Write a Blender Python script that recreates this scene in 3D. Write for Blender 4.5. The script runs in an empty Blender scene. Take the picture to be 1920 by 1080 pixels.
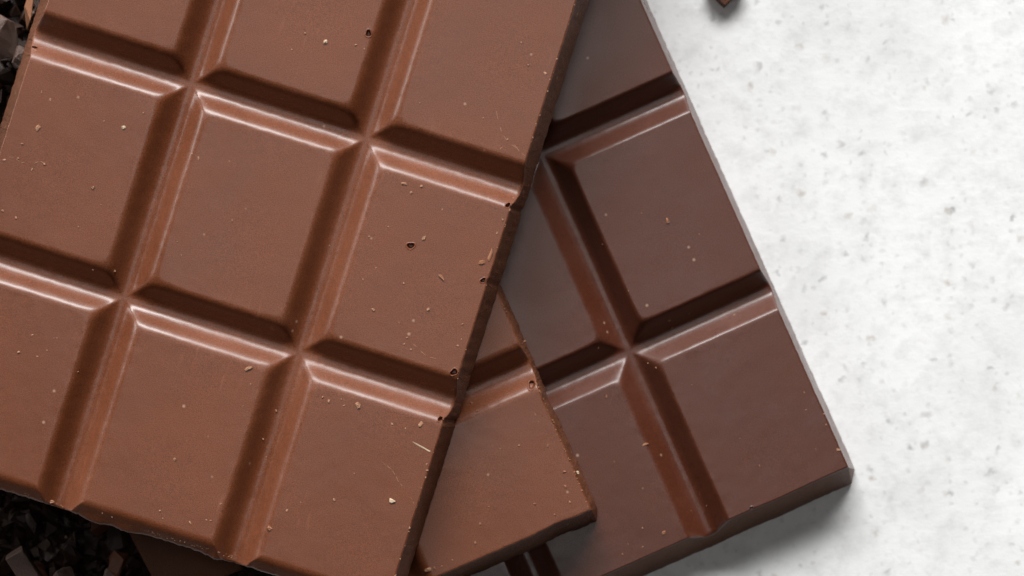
import bpy, bmesh, math, random
import numpy as np
from mathutils import Vector, noise, Matrix

MM = 0.001
R = math.radians
scene = bpy.context.scene

# ------------------------------------------------------------------ camera
CAM_H = 0.42                       # camera height above the tabletop
VIEW_W = 0.160                     # width of tabletop seen by the camera
cam_d = bpy.data.cameras.new('camera')
cam_d.sensor_width = 36.0
cam_d.lens = 36.0 * CAM_H / VIEW_W
cam_d.clip_start = 0.01
cam_d.clip_end = 20.0
cam_d.dof.use_dof = True
cam_d.dof.focus_distance = CAM_H - 0.0215
cam_d.dof.aperture_fstop = 18.0
cam = bpy.data.objects.new('camera', cam_d)
scene.collection.objects.link(cam)
cam.location = (0, 0, CAM_H)
scene.camera = cam
scene.render.resolution_x = 1024
scene.render.resolution_y = 576

# ------------------------------------------------------------------ world: dim room
world = bpy.data.worlds.new('World')
scene.world = world
world.use_nodes = True
bg = world.node_tree.nodes['Background']
bg.inputs[0].default_value = (0.92, 0.96, 1.0, 1)
bg.inputs[1].default_value = 0.01

# ------------------------------------------------------------------ lamps
def area(name, loc, size_x, size_y, power, col, target=(0, 0, 0.01)):
    d = bpy.data.lights.new(name, 'AREA')
    d.shape = 'RECTANGLE'
    d.size = size_x
    d.size_y = size_y
    d.energy = power
    d.color = col
    o = bpy.data.objects.new(name, d)
    scene.collection.objects.link(o)
    o.location = loc
    o.rotation_euler = (Vector(target) - Vector(loc)).to_track_quat('-Z', 'Y').to_euler()
    return o

# tall window beyond the top of the picture, a little to the left
area('window_light', (-0.09, 2.72, 1.72), 2.6, 1.0, 206.0, (1.0, 0.99, 0.98))
# pale ceiling over the table
area('ceiling_light', (0.0, 0.10, 1.5), 0.66, 0.58, 2.25, (1.0, 0.97, 0.95))
# small far window to the left
area('side_window_light', (-1.29, 0.69, 0.65), 0.6, 0.5, 8.5, (1.0, 0.98, 0.96))

scene.view_settings.view_transform = 'Standard'
scene.view_settings.look = 'None'
scene.view_settings.exposure = 0.0
scene.view_settings.gamma = 1.0
scene.view_settings.use_curve_mapping = False

# ------------------------------------------------------------------ helpers
def link(o):
    scene.collection.objects.link(o)
    return o

def tag(o, label=None, cat=None, group=None, kind=None):
    if label: o['label'] = label
    if cat: o['category'] = cat
    if group: o['group'] = group
    if kind: o['kind'] = kind
    return o

def spot(px, py, z):
    """tabletop-plan position (metres) of a point measured in the photograph, at height z"""
    s = VIEW_W / 1920.0 * (CAM_H - z) / CAM_H
    return Vector(((px - 960.0) * s, (540.0 - py) * s, z))

def N(nt, kind, **kw):
    n = nt.nodes.new(kind)
    for k, v in kw.items():
        setattr(n, k, v)
    return n

# ------------------------------------------------------------------ materials
def chocolate(name, base, light, rough, spec, coat=0.0, grain=0.25, bump=0.03, scuff=True):
    m = bpy.data.materials.new(name)
    m.use_nodes = True
    nt = m.node_tree
    L = nt.links.new
    b = nt.nodes['Principled BSDF']
    tc = N(nt, 'ShaderNodeTexCoord')
    geo = tc.outputs['Object']
    n1 = N(nt, 'ShaderNodeTexNoise'); n1.inputs['Scale'].default_value = 70; n1.inputs['Detail'].default_value = 4
    L(geo, n1.inputs['Vector'])
    n2 = N(nt, 'ShaderNodeTexNoise'); n2.inputs['Scale'].default_value = 7500; n2.inputs['Detail'].default_value = 2
    L(geo, n2.inputs['Vector'])
    mix = N(nt, 'ShaderNodeMix', data_type='RGBA')
    mix.inputs['A'].default_value = (*base, 1)
    mix.inputs['B'].default_value = (*light, 1)
    r1 = N(nt, 'ShaderNodeMapRange'); r1.inputs['From Min'].default_value = 0.3; r1.inputs['From Max'].default_value = 0.7
    L(n1.outputs['Fac'], r1.inputs['Value'])
    L(r1.outputs['Result'], mix.inputs['Factor'])
    # fine grain of sugar and cocoa particles
    gr = N(nt, 'ShaderNodeMapRange')
    gr.inputs['From Min'].default_value = 0.25; gr.inputs['From Max'].default_value = 0.75
    gr.inputs['To Min'].default_value = 1.0 - grain; gr.inputs['To Max'].default_value = 1.0 + grain
    L(n2.outputs['Fac'], gr.inputs['Value'])
    mul = N(nt, 'ShaderNodeVectorMath', operation='SCALE')
    L(mix.outputs['Result'], mul.inputs[0]); L(gr.outputs['Result'], mul.inputs['Scale'])
    col = mul.outputs['Vector']
    # tiny pale specks of dust
    vo = N(nt, 'ShaderNodeTexVoronoi'); vo.inputs['Scale'].default_value = 420
    L(geo, vo.inputs['Vector'])
    ve = N(nt, 'ShaderNodeSeparateColor'); L(vo.outputs['Color'], ve.inputs['Color'])
    th = N(nt, 'ShaderNodeMath', operation='GREATER_THAN'); th.inputs[1].default_value = 0.93
    L(ve.outputs['Red'], th.inputs[0])
    sz = N(nt, 'ShaderNodeMapRange'); sz.inputs['From Min'].default_value = 0.05; sz.inputs['From Max'].default_value = 0.13
    sz.inputs['To Min'].default_value = 0.5; sz.inputs['To Max'].default_value = 0.0
    L(vo.outputs['Distance'], sz.inputs['Value'])
    mk = N(nt, 'ShaderNodeMath', operation='MULTIPLY'); L(th.outputs[0], mk.inputs[0]); L(sz.outputs['Result'], mk.inputs[1])
    mx2 = N(nt, 'ShaderNodeMix', data_type='RGBA'); mx2.inputs['B'].default_value = (0.55, 0.36, 0.25, 1)
    L(mk.outputs[0], mx2.inputs['Factor']); L(col, mx2.inputs['A'])
    col = mx2.outputs['Result']
    if scuff:
        # faint rubbed streaks
        mp = N(nt, 'ShaderNodeMapping'); mp.inputs['Scale'].default_value = (1, 0.22, 1); mp.inputs['Rotation'].default_value = (0, 0, 0.6)
        L(geo, mp.inputs['Vector'])
        n3 = N(nt, 'ShaderNodeTexNoise'); n3.inputs['Scale'].default_value = 900; n3.inputs['Detail'].default_value = 3
        L(mp.outputs['Vector'], n3.inputs['Vector'])
        n4 = N(nt, 'ShaderNodeTexNoise'); n4.inputs['Scale'].default_value = 95; n4.inputs['Detail'].default_value = 2
        L(geo, n4.inputs['Vector'])
        a = N(nt, 'ShaderNodeMapRange'); a.inputs['From Min'].default_value = 0.62; a.inputs['From Max'].default_value = 0.74
        L(n3.outputs['Fac'], a.inputs['Value'])
        c = N(nt, 'ShaderNodeMapRange'); c.inputs['From Min'].default_value = 0.56; c.inputs['From Max'].default_value = 0.72; c.inputs['To Max'].default_value = 0.45
        L(n4.outputs['Fac'], c.inputs['Value'])
        p = N(nt, 'ShaderNodeMath', operation='MULTIPLY'); L(a.outputs['Result'], p.inputs[0]); L(c.outputs['Result'], p.inputs[1])
        mx3 = N(nt, 'ShaderNodeMix', data_type='RGBA'); mx3.inputs['B'].default_value = (*[min(1, v * 1.6 + 0.03) for v in light], 1)
        L(p.outputs[0], mx3.inputs['Factor']); L(col, mx3.inputs['A'])
        col = mx3.outputs['Result']
    L(col, b.inputs['Base Color'])
    rr = N(nt, 'ShaderNodeMapRange'); rr.inputs['From Min'].default_value = 0.3; rr.inputs['From Max'].default_value = 0.7
    rr.inputs['To Min'].default_value = rough - 0.09; rr.inputs['To Max'].default_value = rough + 0.10
    L(n1.outputs['Fac'], rr.inputs['Value']); L(rr.outputs['Result'], b.inputs['Roughness'])
    b.inputs['IOR'].default_value = 1.5
    b.inputs['Coat Weight'].default_value = coat
    cr = N(nt, 'ShaderNodeMapRange'); cr.inputs['From Min'].default_value = 0.32; cr.inputs['From Max'].default_value = 0.68
    cr.inputs['To Min'].default_value = 0.23; cr.inputs['To Max'].default_value = 0.37
    L(n1.outputs['Fac'], cr.inputs['Value']); L(cr.outputs['Result'], b.inputs['Coat Roughness'])
    b.inputs['Specular IOR Level'].default_value = spec
    bp = N(nt, 'ShaderNodeBump'); bp.inputs['Strength'].default_value = bump; bp.inputs['Distance'].default_value = 0.0003
    L(n2.outputs['Fac'], bp.inputs['Height'])
    # slow waviness left by the mould
    nw = N(nt, 'ShaderNodeTexNoise'); nw.inputs['Scale'].default_value = 160; nw.inputs['Detail'].default_value = 3
    L(geo, nw.inputs['Vector'])
    bw = N(nt, 'ShaderNodeBump'); bw.inputs['Strength'].default_value = 0.2; bw.inputs['Distance'].default_value = 0.0005
    L(nw.outputs['Fac'], bw.inputs['Height']); L(bw.outputs['Normal'], bp.inputs['Normal'])
    L(bp.outputs['Normal'], b.inputs['Normal'])
    return m

MILK = chocolate('milk_chocolate', (0.128, 0.0320, 0.0082), (0.160, 0.0425, 0.0122), 0.55, 0.42, coat=0.66, grain=0.7)
MILK_EDGE = chocolate('milk_chocolate_side', (0.105, 0.031, 0.011), (0.18, 0.060, 0.023), 0.5, 0.4, grain=0.6, bump=0.9)
DARK = chocolate('dark_chocolate', (0.068, 0.0148, 0.0045), (0.082, 0.0188, 0.0062), 0.48, 0.40, coat=0.72, scuff=False, grain=0.7)
DARK_EDGE = chocolate('dark_chocolate_side', (0.115, 0.042, 0.020), (0.165, 0.066, 0.034), 0.5, 0.2, scuff=False, grain=0.5, bump=0.25)  # side colour lightened to make up for the shadow it stands in
CHUNK = chocolate('chopped_dark_chocolate_shaded', (0.010, 0.0036, 0.0017), (0.026, 0.0100, 0.005), 0.5, 0.25, grain=0.4, bump=0.3)  # near-black base: the pile's deep shade is put into the colour
GREYCHUNK = chocolate('grey_brown_chocolate', (0.085, 0.048, 0.036), (0.15, 0.096, 0.078), 0.55, 0.5, grain=0.5, bump=0.6)  # paler and greyer than the other chopped chocolate
SHARD = chocolate('brown_chocolate_shard', (0.070, 0.022, 0.009), (0.11, 0.038, 0.017), 0.55, 0.3, grain=0.4, bump=0.4)
CRUMB = chocolate('pale_chocolate_crumb', (0.30, 0.15, 0.085), (0.40, 0.22, 0.135), 0.7, 0.3, grain=0.2, scuff=False)
CREAM = chocolate('cream_crumb', (0.52, 0.38, 0.25), (0.60, 0.47, 0.33), 0.7, 0.3, grain=0.1, scuff=False)
TAN = chocolate('milk_chocolate_crumb', (0.26, 0.105, 0.05), (0.34, 0.155, 0.08), 0.6, 0.4, grain=0.2, scuff=False)

def table_material():
    m = bpy.data.materials.new('white_plaster_stone')
    m.use_nodes = True
    nt = m.node_tree
    L = nt.links.new
    b = nt.nodes['Principled BSDF']
    tc = N(nt, 'ShaderNodeTexCoord'); v = tc.outputs['Object']
    def nz(scale, detail, rough=0.5):
        n = N(nt, 'ShaderNodeTexNoise'); n.inputs['Scale'].default_value = scale
        n.inputs['Detail'].default_value = detail; n.inputs['Roughness'].default_value = rough
        L(v, n.inputs['Vector']); return n.outputs['Fac']
    def rng(src, a, b_, c, d):
        r = N(nt, 'ShaderNodeMapRange'); r.inputs['From Min'].default_value = a; r.inputs['From Max'].default_value = b_
        r.inputs['To Min'].default_value = c; r.inputs['To Max'].default_value = d
        L(src, r.inputs['Value']); return r.outputs['Result']
    def mul(a, b_):
        n = N(nt, 'ShaderNodeMath', operation='MULTIPLY'); L(a, n.inputs[0]); L(b_, n.inputs[1]); return n.outputs[0]
    def mixc(fac, a, colb):
        n = N(nt, 'ShaderNodeMix', data_type='RGBA'); n.inputs['B'].default_value = (*colb, 1)
        L(fac, n.inputs['Factor'])
        if isinstance(a, tuple): n.inputs['A'].default_value = (*a, 1)
        else: L(a, n.inputs['A'])
        return n.outputs['Result']
    big = nz(38, 5, 0.6)
    col = mixc(rng(big, 0.42, 0.68, 0.0, 0.75), (0.825, 0.835, 0.835), (0.71, 0.72, 0.72))
    mid = nz(260, 4, 0.65)
    col = mixc(rng(mid, 0.47, 0.72, 0.0, 0.60), col, (0.60, 0.605, 0.60))
    warm = nz(120, 3)
    # pits and mineral specks of three sizes
    def specks(scale, keep, r0, r1, dark, amount, seed):
        mp = N(nt, 'ShaderNodeMapping'); mp.inputs['Location'].default_value = (seed, seed * 0.7, 0)
        dn = N(nt, 'ShaderNodeTexNoise'); dn.inputs['Scale'].default_value = scale * 2.2; dn.inputs['Detail'].default_value = 2
        L(v, dn.inputs['Vector'])
        ds = N(nt, 'ShaderNodeVectorMath', operation='SCALE'); ds.inputs['Scale'].default_value = 0.55 / scale
        L(dn.outputs['Color'], ds.inputs[0])
        ad = N(nt, 'ShaderNodeVectorMath', operation='ADD'); L(v, ad.inputs[0]); L(ds.outputs['Vector'], ad.inputs[1])
        L(ad.outputs['Vector'], mp.inputs['Vector'])
        vo = N(nt, 'ShaderNodeTexVoronoi'); vo.inputs['Scale'].default_value = scale
        vo.voronoi_dimensions = '2D'
        L(mp.outputs['Vector'], vo.inputs['Vector'])
        se = N(nt, 'ShaderNodeSeparateColor'); L(vo.outputs['Color'], se.inputs['Color'])
        k = N(nt, 'ShaderNodeMath', operation='GREATER_THAN'); k.inputs[1].default_value = keep
        L(se.outputs['Red'], k.inputs[0])
        f = mul(rng(vo.outputs['Distance'], r0, r1, 1.0, 0.0), k.outputs[0])
        f = mul(f, rng(se.outputs['Green'], 0.0, 1.0, amount * 0.25, amount))
        return f, se.outputs['Blue']
    height = None
    for scale, keep, r0, r1, dark, amount, seed in ((560, 0.52, 0.02, 0.26, (0.40, 0.40, 0.395), 0.60, 1.3),
                                                    (300, 0.66, 0.03, 0.20, (0.22, 0.22, 0.215), 0.80, 4.1),
                                                    (260, 0.86, 0.03, 0.20, (0.33, 0.25, 0.18), 0.85, 7.7),
                                                    (150, 0.88, 0.03, 0.13, (0.25, 0.22, 0.20), 0.90, 9.2)):
        f, _ = specks(scale, keep, r0, r1, dark, amount, seed)
        f = mul(f, rng(warm, 0.38, 0.62, 0.15, 0.85))
        col = mixc(f, col, dark)
        height = f if height is None else height
    L(col, b.inputs['Base Color'])
    b.inputs['Roughness'].default_value = 0.6
    bp = N(nt, 'ShaderNodeBump'); bp.inputs['Strength'].default_value = 0.25; bp.inputs['Distance'].default_value = 0.0004
    L(mid, bp.inputs['Height']); L(bp.outputs['Normal'], b.inputs['Normal'])
    return m
STONE = table_material()

# ------------------------------------------------------------------ tabletop
def build_tabletop():
    bm = bmesh.new()
    bmesh.ops.create_cube(bm, size=1.0, matrix=Matrix.Translation((0, 0.23, -0.01)) @ Matrix.Diagonal((1.0, 0.74, 0.02, 1)))
    me = bpy.data.meshes.new('tabletop'); bm.to_mesh(me); bm.free()
    me.materials.append(STONE)
    o = link(bpy.data.objects.new('tabletop', me))
    tag(o, 'white speckled stone tabletop under the chocolate', None, None, 'structure')
build_tabletop()

# ------------------------------------------------------------------ moulded chocolate bars
CU, CV, SU, EV = 27.2, 33.25, 23.7, 29.85       # groove spacing across / along, edge cells (mm)
T = 7.6                                         # bar thickness (mm)

def _ss(t):
    t = np.clip(t, 0, 1); return t * t * (3 - 2 * t)
def _rp(t):
    t = np.clip(t, 0, 1); return 0.6 * t + 0.4 * t * t * (3 - 2 * t)

class Groove:
    """cross-section of a scored groove: half width, flat floor, lower and upper rounding (mm), wall angle"""
    def __init__(self, half, floor, lower, upper, ang):
        self.half = half
        self.d = np.linspace(0, half, 400)
        sl = math.tan(R(ang)) * _rp((self.d - floor) / lower) * _rp((half - self.d) / upper)
        self.cum = np.concatenate([[0], np.cumsum((sl[1:] + sl[:-1]) / 2 * (self.d[1] - self.d[0]))])
    def drop(self, d):
        return self.cum[-1] - np.interp(d, self.d, self.cum)
G_MILK = Groove(4.1, 0.05, 1.9, 1.8, 50)
G_DARK = Groove(3.7, 0.12, 1.4, 0.8, 48)
G_END = Groove(4.2, 0.0, 1.0, 1.8, 40)
GW = 4.2

def lines(lo, hi, grooves, extra):
    pts = [np.arange(lo, hi, 0.34), np.array([lo, lo + .04, lo + .1, lo + .2, lo + .34, hi - .34, hi - .2, hi - .1, hi - .04, hi])]
    for g in grooves:
        pts.append(np.arange(g - GW - .3, g + GW + .3, 0.14))
    for c, r in extra:
        pts.append(np.arange(c - 1.7 * r, c + 1.7 * r, r / 7.0))
    a = np.unique(np.concatenate(pts))
    a = a[(a >= lo) & (a <= hi)]
    keep = [a[0]]
    for v in a[1:-1]:
        if v - keep[-1] > 0.028: keep.append(v)
    if a[-1] - keep[-1] < 0.02: keep.pop()
    keep.append(a[-1])
    return np.array(keep)

def vnoise(x, y, z, s, oct_=3):
    out = np.empty(len(x))
    for i in range(len(x)):
        out[i] = noise.fractal(Vector((x[i] * s, y[i] * s, z[i] * s)), 1.0, 2.0, oct_)
    return out

def quad_mesh(name, vv, fq, vn, mat):
    me = bpy.data.meshes.new(name)
    me.vertices.add(len(vv))
    me.vertices.foreach_set('co', vv.astype(np.float32).ravel())
    me.loops.add(len(fq) * 4)
    me.loops.foreach_set('vertex_index', fq.astype(np.int32).ravel())
    me.polygons.add(len(fq))
    me.polygons.foreach_set('loop_start', (np.arange(len(fq)) * 4).astype(np.int32))
    me.polygons.foreach_set('loop_total', np.full(len(fq), 4, np.int32))
    me.update(calc_edges=True)
    me.polygons.foreach_set('use_smooth', np.ones(len(fq), bool))
    me.normals_split_custom_set_from_vertices(vn.tolist())
    me.materials.append(mat)
    return me

def build_bar(name, xr, yr, gx, gy, draft, rough, pits, chips, mat, edge_mat, seed, loc, rotz, groove, broken=None, gy_extra=()):
    """xr, yr: extents (mm); gx, gy: grooves; draft / rough: per side (left, right, bottom, top)"""
    pitl = [(p[0], p[1], p[2], p[3]) for p in pits]
    X = lines(xr[0], xr[1], gx, [(p[0], p[2]) for p in pitl])
    Y = lines(yr[0], yr[1], tuple(gy) + tuple(gy_extra), [(p[1], p[2]) for p in pitl])
    nx, ny = len(X), len(Y)
    gxx, gyy = np.meshgrid(X, Y, indexing='ij')
    dx = np.min(np.abs(gxx[..., None] - np.array(gx)), axis=-1) + 1e-4
    dy = np.min(np.abs(gyy[..., None] - np.array(gy)), axis=-1) + 1e-4
    p = 6.0
    d = (dx ** -p + dy ** -p) ** (-1 / p)
    z = T - groove.drop(d)
    for ge in gy_extra:          # the half groove left along a snapped end
        z = np.minimum(z, T - G_END.drop(np.abs(gyy - ge)))
    # very slight sag of each moulded face, so the sheen is not dead even
    z += 0.035 * np.sin(gxx * 0.21 + seed) * np.cos(gyy * 0.17 + seed * 2.0)
    wob = vnoise(gxx.ravel(), gyy.ravel(), np.full(gxx.size, seed * 4.0), 0.45, 3).reshape(z.shape)
    z += 0.035 * wob * (0.35 + 0.65 * np.clip((5.0 - d) / 1.5, 0, 1))
    for (px, py, r, dep) in pitl:
        q = np.hypot(gxx - px, gyy - py) / r
        ang = np.arctan2(gyy - py, gxx - px)
        q = q / (1 + 0.16 * np.sin(2 * ang + px) + 0.1 * np.sin(3 * ang + py))
        z -= dep * (1 - _ss((q - 0.55) / 0.5))
        z += 0.07 * np.exp(-((q - 1.15) / 0.16) ** 2)
    # distance from each side
    dl, dr = gxx - xr[0], xr[1] - gxx
    db, dt = gyy - yr[0], yr[1] - gyy
    zed = z.copy()
    ox = np.zeros_like(z); oy = np.zeros_like(z)
    band = 1.4
    def side(dist, k, along, sx, sy, s):
        nonlocal z, ox, oy
        w = np.clip(1 - dist / band, 0, 1) ** 2
        edge_n = np.array([noise.fractal(Vector((a * 0.9, seed * 3.1 + s * 11.0, 0.3)), 1.0, 2.0, 4) for a in along])
        fine = np.array([noise.fractal(Vector((a * 4.0, seed * 1.7 + s * 7.0, 5.3)), 1.0, 2.0, 2) for a in along])
        amp, famp = rough[k]
        shift1 = amp * edge_n + famp * fine
        for (ck, ca, cw, cd) in chips:
            if ck == k:
                shift1 = shift1 - cd * np.exp(-((along - ca) / cw) ** 2)
        shift = shift1[None, :] if sx else shift1[:, None]
        out = (T - np.minimum(z, T)) * math.tan(R(draft[k])) + shift
        ox += sx * w * out; oy += sy * w * out
        # small rounding of the rim
        rr = 0.30
        q = np.clip(1 - dist / rr, 0, 1)
        z -= rr * 0.8 * (1 - np.sqrt(np.clip(1 - q * q, 0, 1)))
    side(dl, 0, Y, -1, 0, 1); side(dr, 1, Y, 1, 0, 2)
    side(db, 2, X, 0, -1, 3); side(dt, 3, X, 0, 1, 4)
    V = np.stack([gxx + ox, gyy + oy, z], -1).reshape(-1, 3)
    idx = np.arange(nx * ny).reshape(nx, ny)
    quads = np.stack([idx[:-1, :-1], idx[1:, :-1], idx[1:, 1:], idx[:-1, 1:]], -1).reshape(-1, 4)
    cx = (X[:-1] + X[1:]) / 2; cy = (Y[:-1] + Y[1:]) / 2
    colid = np.searchsorted(np.array(sorted(gx)), cx); rowid = np.searchsorted(np.array(sorted(gy)), cy)
    sid = (colid[:, None] * 50 + rowid[None, :]).reshape(-1)
    # perimeter loop, counter-clockwise: bottom, right, top, left
    per = np.concatenate([idx[:-1, 0], idx[-1, :-1], idx[::-1, -1][:-1], idx[0, ::-1][:-1]])
    pk = np.concatenate([np.full(nx - 1, 2), np.full(ny - 1, 1), np.full(nx - 1, 3), np.full(ny - 1, 0)])
    nrm = {0: (-1, 0), 1: (1, 0), 2: (0, -1), 3: (0, 1)}
    NP = len(per)
    P0 = V[per]
    outd = np.array([nrm[k] for k in pk], float)
    prevk = np.roll(pk, 1)
    corner = prevk != pk
    outd[corner] += np.array([nrm[k] for k in prevk[corner]], float)
    tanv = np.array([math.tan(R(draft[k])) for k in pk])
    ramp = np.array([rough[k][1] for k in pk]); ramp2 = np.array([rough[k][0] for k in pk])
    rows = 12
    allV = [V]; ring_ids = [per]
    base = len(V)
    wall_q = []
    # cell id of each perimeter segment
    ids_grid = sid.reshape(nx - 1, ny - 1)
    segid = np.concatenate([ids_grid[:, 0], ids_grid[-1, :], ids_grid[::-1, -1], ids_grid[0, ::-1]])
    for r_ in range(1, rows + 1):
        f = r_ / rows
        zz = P0[:, 2] * (1 - f)
        off = (P0[:, 2] - zz) * tanv
        pos = np.stack([P0[:, 0], P0[:, 1], zz], -1)
        n1 = vnoise(pos[:, 0], pos[:, 1], pos[:, 2] + seed * 9.0, 1.3, 4)
        n2 = vnoise(pos[:, 0], pos[:, 1], pos[:, 2] + seed * 5.0, 5.0, 2)
        off = off + (0.02 + 1.2 * ramp2) * n1 + 1.5 * ramp * n2
        if r_ == rows: off = off - 0.25
        pos[:, 0] += outd[:, 0] * off; pos[:, 1] += outd[:, 1] * off
        ids = base + np.arange(NP)
        base += NP
        allV.append(pos)
        prev = ring_ids[-1]
        wall_q.append(np.stack([prev, ids, np.roll(ids, -1), np.roll(prev, -1)], -1))
        ring_ids.append(ids)
    VV = np.concatenate(allV)
    wq = np.concatenate(wall_q); ws = 10000 + np.tile(pk, rows)
    Q = np.concatenate([quads, wq]); S = np.concatenate([sid, ws])
    # smooth normals over the whole bar, so that neighbouring squares flow into each other
    e1 = VV[Q[:, 2]] - VV[Q[:, 0]]; e2 = VV[Q[:, 3]] - VV[Q[:, 1]]
    fn = np.cross(e1, e2)
    vn = np.zeros_like(VV)
    for c in range(4):
        np.add.at(vn, Q[:, c], fn)
    vn /= np.maximum(np.linalg.norm(vn, axis=1, keepdims=True), 1e-12)
    root = link(bpy.data.objects.new(name, None))
    root.empty_display_size = 0.01
    ctr = np.array([(xr[0] + xr[1]) / 2, (yr[0] + yr[1]) / 2, 0])
    Rm = Matrix.Rotation(rotz, 3, 'Z')
    root.location = Vector(loc) + Rm @ Vector(ctr * MM)
    root.rotation_euler = (0, 0, rotz)
    for s in np.unique(S):
        q = Q[S == s]
        uq, inv = np.unique(q, return_inverse=True)
        vv = (VV[uq] - ctr) * MM
        fq = inv.reshape(-1, 4)
        verts_n = vn[uq]
        if s >= 10000:
            # one of the four side faces
            nm = 'broken_edge' if s - 10000 == broken else 'side_edge'
            me = quad_mesh(nm, vv, fq, verts_n, edge_mat.get(s - 10000, edge_mat['other']))
            o = link(bpy.data.objects.new(nm, me)); o.parent = root
            continue
        # flat underside of this square
        x0, x1 = vv[:, 0].min(), vv[:, 0].max(); y0, y1 = vv[:, 1].min(), vv[:, 1].max()
        c_, r_ = divmod(int(s), 50)
        gs, hs = sorted(gx), sorted(gy)
        bx0 = (gs[c_ - 1] if c_ > 0 else xr[0]) - ctr[0]; bx1 = (gs[c_] if c_ < len(gs) else xr[1]) - ctr[0]
        by0 = (hs[r_ - 1] if r_ > 0 else yr[0]) - ctr[1]; by1 = (hs[r_] if r_ < len(hs) else yr[1]) - ctr[1]
        zb = 0.02
        under = np.array([[bx0, by0, zb], [bx0, by1, zb], [bx1, by1, zb], [bx1, by0, zb]]) * MM
        nb = len(vv)
        fq = np.concatenate([fq, np.array([[nb, nb + 1, nb + 2, nb + 3]])])
        me = quad_mesh('square', np.concatenate([vv, under]), fq, np.concatenate([verts_n, np.tile([[0, 0, -1.0]], (4, 1))]), mat)
        o = link(bpy.data.objects.new('square', me))
        o.parent = root
    return root

def to_local(px, py, z, origin, rotz):
    d = (spot(px, py, z) - origin)
    v = Matrix.Rotation(-rotz, 3, 'Z') @ Vector((d.x, d.y, 0))
    return v.x / MM, v.y / MM

Z_D, Z_M2, Z_M1 = 0.0, 7.65 * MM, 15.3 * MM

# dark bar lying on the tabletop
rot_d = R(24.0)
o_d = spot(1180, 659, Z_D + (T - 1.5) * MM); o_d.z = Z_D
dark_pits = [(*to_local(1409, 952, Z_D + T * MM, o_d, rot_d), 0.22, 0.3)]
dark_bar = build_bar('chocolate_bar', (-CU - SU, 23.5), (-EV, CV * 2 + EV), (-CU, 0.0), (0.0, CV, 2 * CV),
                     (12, 11.5, 26, 15), ((.04, .02), (.05, .0), (.04, .01), (.05, .02)), dark_pits,
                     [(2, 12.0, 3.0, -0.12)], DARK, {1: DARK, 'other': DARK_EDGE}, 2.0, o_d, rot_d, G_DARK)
tag(dark_bar, 'dark chocolate bar lying flat on the white tabletop at the bottom of the stack', 'chocolate bar')

# broken two-row piece of milk chocolate between the two bars
rot_2 = R(-66.6)
xr2 = (-SU - CU, SU); yr2 = (-EV - 6.0, EV)       # local, grooves at x = 0, -CU
corner = spot(1110, 957, Z_M2 + T * MM); corner.z = Z_M2
o_2 = corner - Matrix.Rotation(rot_2, 3, 'Z') @ Vector((SU * MM, EV * MM, 0))
m2_pits = [(*to_local(997, 722, Z_M2 + T * MM, o_2, rot_2), 0.55, 0.7), (*to_local(985, 648, Z_M2 + T * MM, o_2, rot_2), 0.3, 0.4)]
mid_piece = build_bar('chocolate_piece', xr2, (EV - 45.5, EV), (0.0, -CU), (0.0,),
                      (14, 20, 6, 7), ((.05, .03), (.08, .02), (.5, .2), (.10, .025)), m2_pits,
                      [(3, 6.0, 2.0, 0.25), (1, 24.0, 2.5, 0.3)], MILK, {'other': MILK_EDGE}, 5.0, o_2, rot_2, G_MILK, broken=2)
tag(mid_piece, 'broken milk chocolate piece sandwiched between the large milk bar and the dark bar', 'chocolate bar')

# large milk bar on top of the stack
rot_1 = R(-17.45)
o_1 = spot(358, 156, Z_M1 + (T - 1.5) * MM); o_1.z = Z_M1
zt = Z_M1 + T * MM
def pit1(px, py, r, d): return (*to_local(px, py, zt, o_1, rot_1), r, d)
m1_pits = [pit1(770, 461, .48, .7), pit1(691, 63, .45, .6), pit1(953, 385, .36, .9), pit1(906, 526, .36, .9),
           pit1(851, 698, .48, 1.0), pit1(826, 786, .36, .8), pit1(66, 89, .25, .4)]
def al1(px, py): return to_local(px, py, zt, o_1, rot_1)
top_bar = build_bar('chocolate_bar', (-SU, CU + SU), (-CV - 32.6, CV + EV), (0.0, CU), (CV, 0.0, -CV),
                    (20, 14, 4, 14), ((.06, .03), (.05, .025), (.14, .06), (.05, .02)), m1_pits,
                    [(1, al1(953, 385)[1], .5, .25), (1, al1(906, 526)[1], .5, .2), (1, al1(826, 786)[1], .5, .3),
                     (2, al1(170, 990)[0], 2.5, -.55), (2, al1(230, 1005)[0], 1.8, -.5), (2, al1(400, 1060)[0], 1.5, -.3)],
                    MILK, {'other': MILK_EDGE}, 8.0, o_1, rot_1, G_MILK, broken=2, gy_extra=(-2 * CV - 0.9,))
tag(top_bar, 'large milk chocolate bar scored into squares, uppermost of the stack', 'chocolate bar')

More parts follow.
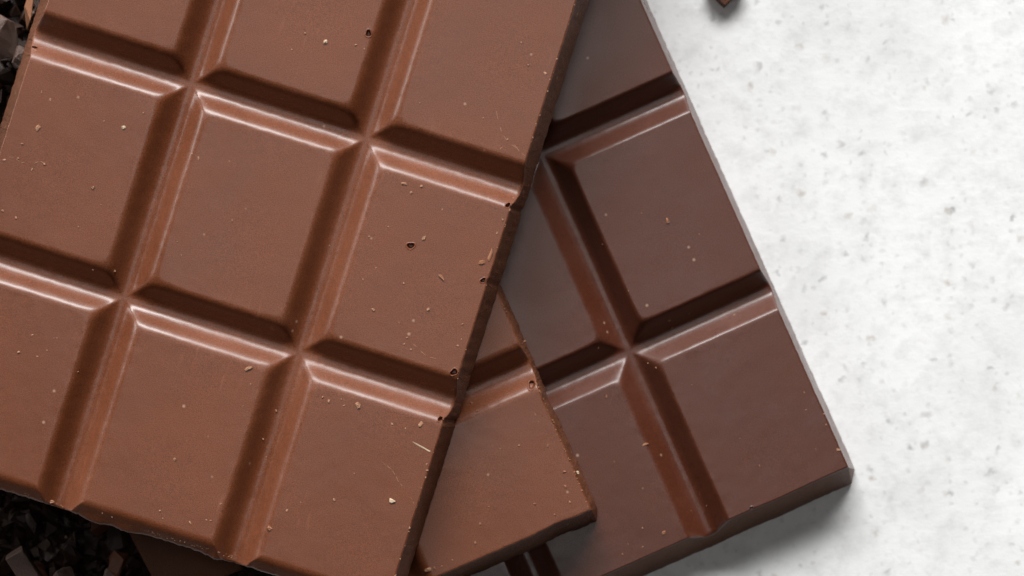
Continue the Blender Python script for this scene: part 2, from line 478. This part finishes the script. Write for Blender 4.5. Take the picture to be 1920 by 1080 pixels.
# ------------------------------------------------------------------ chopped chocolate
def hull_mesh(rng, sx, sy, sz, n=14, boxy=0.6, bevel=0.06, sub=2, rough=0.06, corners=False):
    """an angular broken lump, sizes are half extents in metres"""
    bm = bmesh.new()
    for _ in range(n):
        v = Vector((rng.uniform(-1, 1), rng.uniform(-1, 1), rng.uniform(-1, 1)))
        m = max(abs(v.x), abs(v.y), abs(v.z)); l = v.length
        v = v / (boxy * m + (1 - boxy) * l)
        bm.verts.new((v.x * sx, v.y * sy, v.z * sz))
    if corners:
        for a in (-1, 1):
            for b in (-1, 1):
                for c in (-1, 1):
                    k = rng.uniform(.86, 1.0)
                    bm.verts.new((a * sx * k, b * sy * k, c * sz * (k if c < 0 else .8)))
    r = bmesh.ops.convex_hull(bm, input=bm.verts)
    junk = [g for g in r['geom_interior'] + r['geom_unused'] if isinstance(g, bmesh.types.BMVert)]
    if junk: bmesh.ops.delete(bm, geom=list(set(junk)), context='VERTS')
    s = min(sx, sy, sz)
    if bevel:
        bmesh.ops.bevel(bm, geom=bm.edges[:], offset=s * bevel, segments=1, affect='EDGES', clamp_overlap=True)
    if sub:
        bmesh.ops.triangulate(bm, faces=bm.faces[:])
        bmesh.ops.subdivide_edges(bm, edges=bm.edges[:], cuts=sub, use_grid_fill=True)
        k = rng.uniform(0, 100)
        bm.normal_update()
        mv = [(v, v.normal * (s * rough * noise.fractal(v.co / s * 2.2 + Vector((k, k, k)), 1.0, 2.0, 4))) for v in bm.verts]
        for v, d in mv: v.co += d
    return bm

def put(bm, name, mat, loc, rot=(0, 0, 0), smooth=False):
    me = bpy.data.meshes.new(name)
    bm.to_mesh(me); bm.free()
    if smooth:
        for f in me.polygons: f.use_smooth = True
    me.materials.append(mat)
    o = link(bpy.data.objects.new(name, me))
    o.location = loc
    o.rotation_euler = rot
    return o

rng = random.Random(11)
def chunk(px, py, z, half, rot, mat, label, n=14, boxy=0.6, cat='chocolate chunk', name='chocolate_chunk', group=None, **kw):
    bm = hull_mesh(rng, half[0] * MM, half[1] * MM, half[2] * MM, n=n, boxy=boxy, **kw)
    o = put(bm, name, mat, spot(px, py, z * MM), tuple(R(a) for a in rot))
    return tag(o, label, cat, group)

# lumps one can tell apart
chunk(2, 72, 11.0, (2.6, 3.7, 3.0), (8, -10, 8), GREYCHUNK, 'greyish chocolate lump at the left edge of the picture, near its upper corner', n=18, boxy=0.45)
chunk(38, 108, 10.5, (1.5, 1.9, 1.6), (0, 0, -15), GREYCHUNK, 'small rounded brown lump touching the left side of the large milk bar', n=24, boxy=0.15)
chunk(55, 22, 11.5, (0.75, 3.0, 2.0), (0, 8, 0), TAN, 'thin upright brown shaving in the upper left corner beside the milk bar', n=14)
chunk(48, 1070, 9.0, (1.6, 3.6, 1.4), (10, 5, 32), GREYCHUNK, 'grey stick of chocolate at the lower left corner', n=6, boxy=0.6, corners=True)
chunk(112, 1086, 8.5, (2.4, 1.6, 1.6), (0, 10, 18), GREYCHUNK, 'grey lump just right of the grey stick at the lower left', n=12, boxy=0.8)
chunk(135, 1036, 6.5, (1.4, 1.9, 1.2), (15, 0, 40), CHUNK, 'small brown shard above the grey lump in the lower left pile', n=12)
chunk(205, 1083, 7.0, (1.5, 1.1, 1.0), (0, 10, 70), GREYCHUNK, 'small grey chip on the bottom picture edge beside the broken piece', n=12)
chunk(339, 1008, 6.0, (7.0, 8.5, 2.2), (3, -4, 25.5), SHARD, 'flat brown chocolate shard under the lower broken edge of the milk bar', n=8, boxy=0.6, bevel=0.08, corners=True)
chunk(1358, -22, 1.3, (2.2, 2.2, 1.3), (0, 0, 45), SHARD, 'lone chocolate chunk on the white tabletop, its corner pointing into the top edge', n=6, boxy=0.5, bevel=0.08, corners=True)

# the dark pile under and left of the bars
def inside_left(px, py, margin=4.5):
    # left of the dark bar and clear of it
    x, y = to_local(px, py, 0, o_d, rot_d)
    return x < -CU - SU - margin
pile_spots = []
for (x0, x1, y0, y1, n) in ((-170, 60, -120, 330, 26), (-120, 330, 930, 1190, 30)):
    k = 0
    while k < n:
        px, py = rng.uniform(x0, x1), rng.uniform(y0, y1)
        # keep below the milk bar's overhang only where low
        if all((px - a) ** 2 + (py - b) ** 2 > 34 ** 2 for a, b in pile_spots):
            pile_spots.append((px, py)); 
        k += 1
for (px, py) in pile_spots:
    sx, sy, sz = rng.uniform(1.4, 2.6), rng.uniform(1.6, 3.0), rng.uniform(1.2, 1.9)
    lx, ly = to_local(px, py, 0.007, o_2, rot_2)
    if not inside_left(px, py): continue
    z = rng.uniform(4.6, 5.2) if ly > EV - 70 else rng.uniform(4.8, 8.0)
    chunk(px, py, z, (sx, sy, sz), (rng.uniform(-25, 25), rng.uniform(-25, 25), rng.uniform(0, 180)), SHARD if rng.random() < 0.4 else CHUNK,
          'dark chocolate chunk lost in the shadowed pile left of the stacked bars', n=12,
          group='chunks in the shadowed pile', sub=1)

def stuff_mesh(name, label, cat, mat, gen):
    verts, faces = [], []
    for bm_fn in gen:
        bm, M = bm_fn
        bm.verts.ensure_lookup_table(); bm.verts.index_update()
        b0 = len(verts)
        verts += [tuple(M @ v.co) for v in bm.verts]
        faces += [tuple(b0 + v.index for v in f.verts) for f in bm.faces]
        bm.free()
    me = bpy.data.meshes.new(name)
    me.from_pydata(verts, [], faces); me.update()
    me.materials.append(mat)
    o = link(bpy.data.objects.new(name, me))
    return tag(o, label, cat, None, 'stuff')

def heap_sheet():
    # added lumpy sheet under the heap; its dark colour fills gaps with shade
    bm = bmesh.new()
    G = {}
    for i in range(0, 140):
        for j in range(0, 200):
            px, py = -330 + i * 8, -260 + j * 8
            if inside_left(px, py, 2.0):
                h = 1.4 + 0.9 * noise.fractal(Vector((px * .03, py * .03, 1.0)), 1.0, 2.0, 3)
                G[i, j] = bm.verts.new(spot(px, py, max(.2, h) * MM))
    for (i, j) in list(G):
        q = [G.get(k) for k in ((i, j), (i, j + 1), (i + 1, j + 1), (i + 1, j))]
        if all(q): bm.faces.new(q)
    return bm, Matrix()

def pile_gen():
    r = random.Random(5)
    yield heap_sheet()
    n = 0
    while n < 4200:
        px, py = r.uniform(-330, 700), r.uniform(-260, 1300)
        if not inside_left(px, py, 3.3): continue
        lx, ly = to_local(px, py, 0.006, o_2, rot_2)
        n += 1
        top = 4.6
        z = r.uniform(0.5, top)
        s = r.uniform(0.8, 1.9) * MM
        bm = hull_mesh(r, s, s * r.uniform(.6, 1.2), s * r.uniform(.5, .9), n=9, bevel=0, sub=0)
        M = Matrix.Translation(spot(px, py, z * MM)) @ Matrix.Rotation(r.uniform(0, 6.28), 4, 'Z') @ Matrix.Rotation(r.uniform(-.6, .6), 4, 'X')
        yield bm, M
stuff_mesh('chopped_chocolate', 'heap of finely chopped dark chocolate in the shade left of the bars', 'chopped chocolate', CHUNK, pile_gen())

# ------------------------------------------------------------------ crumbs on the bars
def bar_height(x, y, gx, gy, groove, extra=()):
    dx = min(abs(x - g) for g in gx) + 1e-4; dy = min(abs(y - g) for g in gy) + 1e-4
    d = (dx ** -6 + dy ** -6) ** (-1 / 6)
    h = T - float(groove.drop(np.array(d)))
    for ge in extra:
        h = min(h, T - float(G_END.drop(np.array(abs(y - ge)))))
    return h

BARS = {'m1': (o_1, rot_1, Z_M1, (0.0, CU), (CV, 0.0, -CV), G_MILK, (-2 * CV - 0.9,)),
        'd': (o_d, rot_d, Z_D, (-CU, 0.0), (0.0, CV, 2 * CV), G_DARK, ()),
        'm2': (o_2, rot_2, Z_M2, (0.0, -CU), (0.0,), G_MILK, ())}
def on_bar(which, px, py):
    o, rz, z0, gx, gy, gr, ex = BARS[which]
    z = z0 + T * MM
    for _ in range(3):
        x, y = to_local(px, py, z, o, rz)
        z = z0 + bar_height(x, y, gx, gy, gr, ex) * MM
    return spot(px, py, z)

PXM = VIEW_W / 1920.0 * 0.95
def crumb_bm(r, a, b, h):
    return hull_mesh(r, a * PXM, b * PXM, h * PXM, n=16, boxy=0.25, bevel=0, sub=1, rough=0.5)

# crumbs large enough to point at: (bar, x, y, half length, half width, angle, material, label)
BIG = [
    ('m1', 735, 939, 7.0, 4.5, -25, CREAM, 'cream coloured oval crumb on the milk bar, lower middle square'),
    ('m1', 610, 78, 4.5, 4.0, 0, CREAM, 'round cream crumb on the top middle square of the milk bar'),
    ('m1', 232, 239, 4.5, 4.0, 0, CREAM, 'bright white round crumb on the left square under the first groove'),
    ('m1', 671, 760, 5.5, 7.0, 10, CRUMB, 'pale diamond shaped flake below the lower groove of the milk bar'),
    ('m1', 466, 691, 8.5, 4.0, 25, CRUMB, 'pale curled flake at the end of the lower groove highlight'),
    ('m1', 789, 795, 4.0, 7.5, -35, CRUMB, 'pale slanted flake near the right edge, below the lower groove'),
    ('m1', 795, 446, 5.5, 3.5, 15, CRUMB, 'pale oval crumb just above the bubble hole in the milk bar'),
    ('m1', 828, 520, 3.5, 9.0, 35, TAN, 'brown elongated crumb right of centre on the milk bar'),
    ('m1', 919, 478, 4.0, 13.0, -12, TAN, 'long tan flake clinging to the right edge of the milk bar'),
    ('m1', 905, 491, 9.0, 4.0, 20, TAN, 'short tan flake beside the long flake on the milk bar right edge'),
    ('m1', 506, 990, 5.5, 5.5, 0, TAN, 'round pinkish crumb beside the lowest vertical groove of the milk bar'),
    ('m1', 71, 240, 4.0, 7.0, -35, CRUMB, 'pale slanted crumb on the leftmost square near the milk bar edge'),
    ('m1', 757, 345, 6.0, 3.5, 0, CRUMB, 'pale crumb right of the upper groove crossing on the milk bar'),
    ('m1', 97, 940, 6.0, 4.0, 25, CRUMB, 'pale crumb at the lower left end of the vertical groove'),
    ('m1', 791, 838, 23.0, 1.6, -29, CREAM, 'thin straw coloured sliver near the right edge of the milk bar'),
    ('d', 1251, 414, 4.0, 6.0, 30, TAN, 'brown crumb in the middle of the dark bar upper square'),
    ('d', 1210, 833, 7.5, 2.5, 15, TAN, 'curved brown shaving left of the lower vertical groove of the dark bar'),
    ('d', 1572, 843, 4.5, 3.0, 5, CRUMB, 'orange crumb near the right corner of the dark bar'),
    ('d', 1245, 999, 4.5, 4.0, 0, TAN, 'round brown crumb near the lower edge of the dark bar'),
    ('m2', 803, 1068, 8.0, 4.0, 15, CRUMB, 'pale crumb cluster at the lower edge of the middle piece'),
    ('m2', 1083, 886, 3.5, 3.5, 0, CREAM, 'bright white crumb on the right edge of the middle piece'),
]
r2 = random.Random(21)
for (which, px, py, a, b, ang, mat, label) in BIG:
    h = min(a, b) * 0.5
    p = on_bar(which, px, py)
    o = put(crumb_bm(r2, a, b, h), 'crumb' if 'flake' not in label else 'flake', mat, p + Vector((0, 0, h * PXM * 0.3)), (0, 0, R(ang)))
    tag(o, label, 'crumb', 'crumbs on the chocolate')

SMALL = {
    'm1': [(95,187,4),(269,212,3),(78,172,2.4),(195,227,2.6),(42,270,4),(572,63,3),(547,93,2.6),(667,85,3),(683,92,2.4),(790,349,3.4),(771,361,3),
           (829,393,2.6),(728,425,2),(692,443,2.8),(681,524,2.8),(705,502,2),(757,531,2.2),(700,580,4),(803,580,4.5),(932,437,3.5),(942,412,3.5),
           (175,352,4.5),(372,297,4.5),(430,302,2.2),(360,288,3),(617,752,3.4),(605,745,2.6),(538,957,3),(627,937,3.2),(564,942,2.2),(414,945,4),
           (357,980,4.5),(327,861,3.4),(60,628,3.2),(35,660,4),(70,668,2.4),(88,657,2),(107,634,2.2),(518,770,3),(493,823,2.6),(499,857,2.4),
           (146,697,2.2),(388,195,3),(940,278,3.5),(952,262,3.5),(1022,137,4),(977,80,2.6),(990,122,2.6),(906,221,3),(787,193,2.6),(758,645,2.6),
           (763,633,2.2),(770,655,2.4),(748,605,2),(868,608,3),(858,648,3),(865,636,2.4),(395,976,3),(387,975,2.4),(300,958,2.6),(305,972,2.2),
           (192,962,2.4),(210,969,2.2),(175,506,2.4),(215,508,3),(340,478,2),(435,413,2.6),(332,454,2.2),(147,425,3),(190,384,2),(5,395,3),
           (30,408,3),(8,300,4),(34,297,3),(60,318,3.4),(83,308,2.8),(618,460,2.4),(735,795,3),(760,803,3),(735,800,2.5),(645,760,3),(640,748,2.5),
           (800,870,3),(801,882,2.6),(790,915,2.4),(768,990,2.4),(664,888,2),(455,762,2.2),(470,720,2.2)],
    'd': [(1203,400,2),(1311,439,2),(1137,743,3),(1130,458,2.2),(1297,722,2.4),(1312,927,2.2),(1167,1039,2.6),(1511,769,2),(1508,736,2),(1545,776,2),
          (1549,796,1.8),(1424,873,2),(1205,990,2.4),(1205,1025,2.6),(1178,1020,1.8),(1122,652,2.4),(1215,681,2),(1230,689,2.4),(1292,588,2),(1260,614,2),
          (1178,545,2),(1115,240,2),(1530,842,2),(1387,822,1.8),(1295,958,1.8),(1325,948,1.6)],
    'm2': [(1004,777,2.4),(1010,791,2),(1027,835,3),(984,640,4),(1003,945,4),(1040,965,2.6),(1068,941,4),(1058,885,3.4),(1060,912,3.4),(973,835,2.4),
           (900,982,3),(891,1018,4),(917,950,2.4),(938,841,2.2),(815,1065,3.5),(828,1062,2.6),(848,1050,2.2),(885,755,4),(895,770,4),(915,760,3),(778,1030,3)],
}
LABS = {'m1': 'fine pale crumbs scattered over the large milk bar', 'd': 'fine brown crumbs scattered over the dark bar',
        'm2': 'fine pale crumbs scattered over the middle milk piece'}
# hair-fine raised scratches on the milk bar: chains of slivers
SCR = [[(716,866),(724,872),(734,880),(742,892),(748,905),(757,913)], [(768,930),(774,938),(776,948)], [(366,166),(373,180),(384,198)],
       [(930,205),(935,230),(942,252),(955,268),(972,280)], [(962,268),(975,285),(988,296)], [(640,745),(648,752)], [(735,829),(745,833)],
       [(2,303),(14,294),(28,296),(38,304),(50,306)], [(62,308),(74,302),(84,306)], [(770,640),(785,655),(800,668),(822,674)]]
def crumb_gen(which):
    r = random.Random(33)
    for (px, py, s) in SMALL[which]:
        a, b = s * r.uniform(.6, 1.1), s * r.uniform(.4, .8)
        bm = crumb_bm(r, a, b, min(a, b) * 0.6)
        yield bm, Matrix.Translation(on_bar(which, px, py) + Vector((0, 0, b * 0.15 * PXM))) @ Matrix.Rotation(r.uniform(0, 6.28), 4, 'Z')
    if which == 'm2':
        # grains clinging to the rim of the exposed end and its corner
        for _ in range(EDGE_CRUMBS):
            t = r.random() ** 0.8
            s = r.uniform(.6, 1.9)
            px, py = 939 + 168 * t - r.uniform(0, 4), 560 + 393 * t
            yield crumb_bm(r, s, s * .7, s * .5), Matrix.Translation(on_bar(which, px, py)) @ Matrix.Rotation(r.uniform(0, 6.28), 4, 'Z')
    if which == 'm1':
        for ch in SCR:
            for (x0, y0), (x1, y1) in zip(ch[:-1], ch[1:]):
                l = math.hypot(x1 - x0, y1 - y0)
                bm = crumb_bm(r, l * 0.5 * r.uniform(.6, 1.0), r.uniform(.35, .7), 0.4)
                yield bm, Matrix.Translation(on_bar(which, (x0 + x1) / 2, (y0 + y1) / 2)) @ Matrix.Rotation(math.atan2(-(y1 - y0), x1 - x0), 4, 'Z')
        # crumbs caught along the broken rim and the right edge
        for _ in range(130):
            t = r.random()
            px = 5 + 440 * t; py = 914 + 133 * t + r.uniform(-2, 3)
            s = r.uniform(.6, 1.5)
            yield crumb_bm(r, s, s * .7, s * .5), Matrix.Translation(on_bar(which, px, py)) @ Matrix.Rotation(r.uniform(0, 6.28), 4, 'Z')
        for _ in range(45):
            t = r.random()
            px = 1083 - 338 * t - r.uniform(2, 6); py = 1080 * t
            s = r.uniform(.7, 2.0)
            yield crumb_bm(r, s, s * .7, s * .5), Matrix.Translation(on_bar(which, px, py)) @ Matrix.Rotation(r.uniform(0, 6.28), 4, 'Z')
EDGE_CRUMBS = 70
for w in ('m1', 'd', 'm2'):
    stuff_mesh('crumb_dust', LABS[w], 'crumbs', CRUMB if w == 'm1' else TAN, crumb_gen(w))
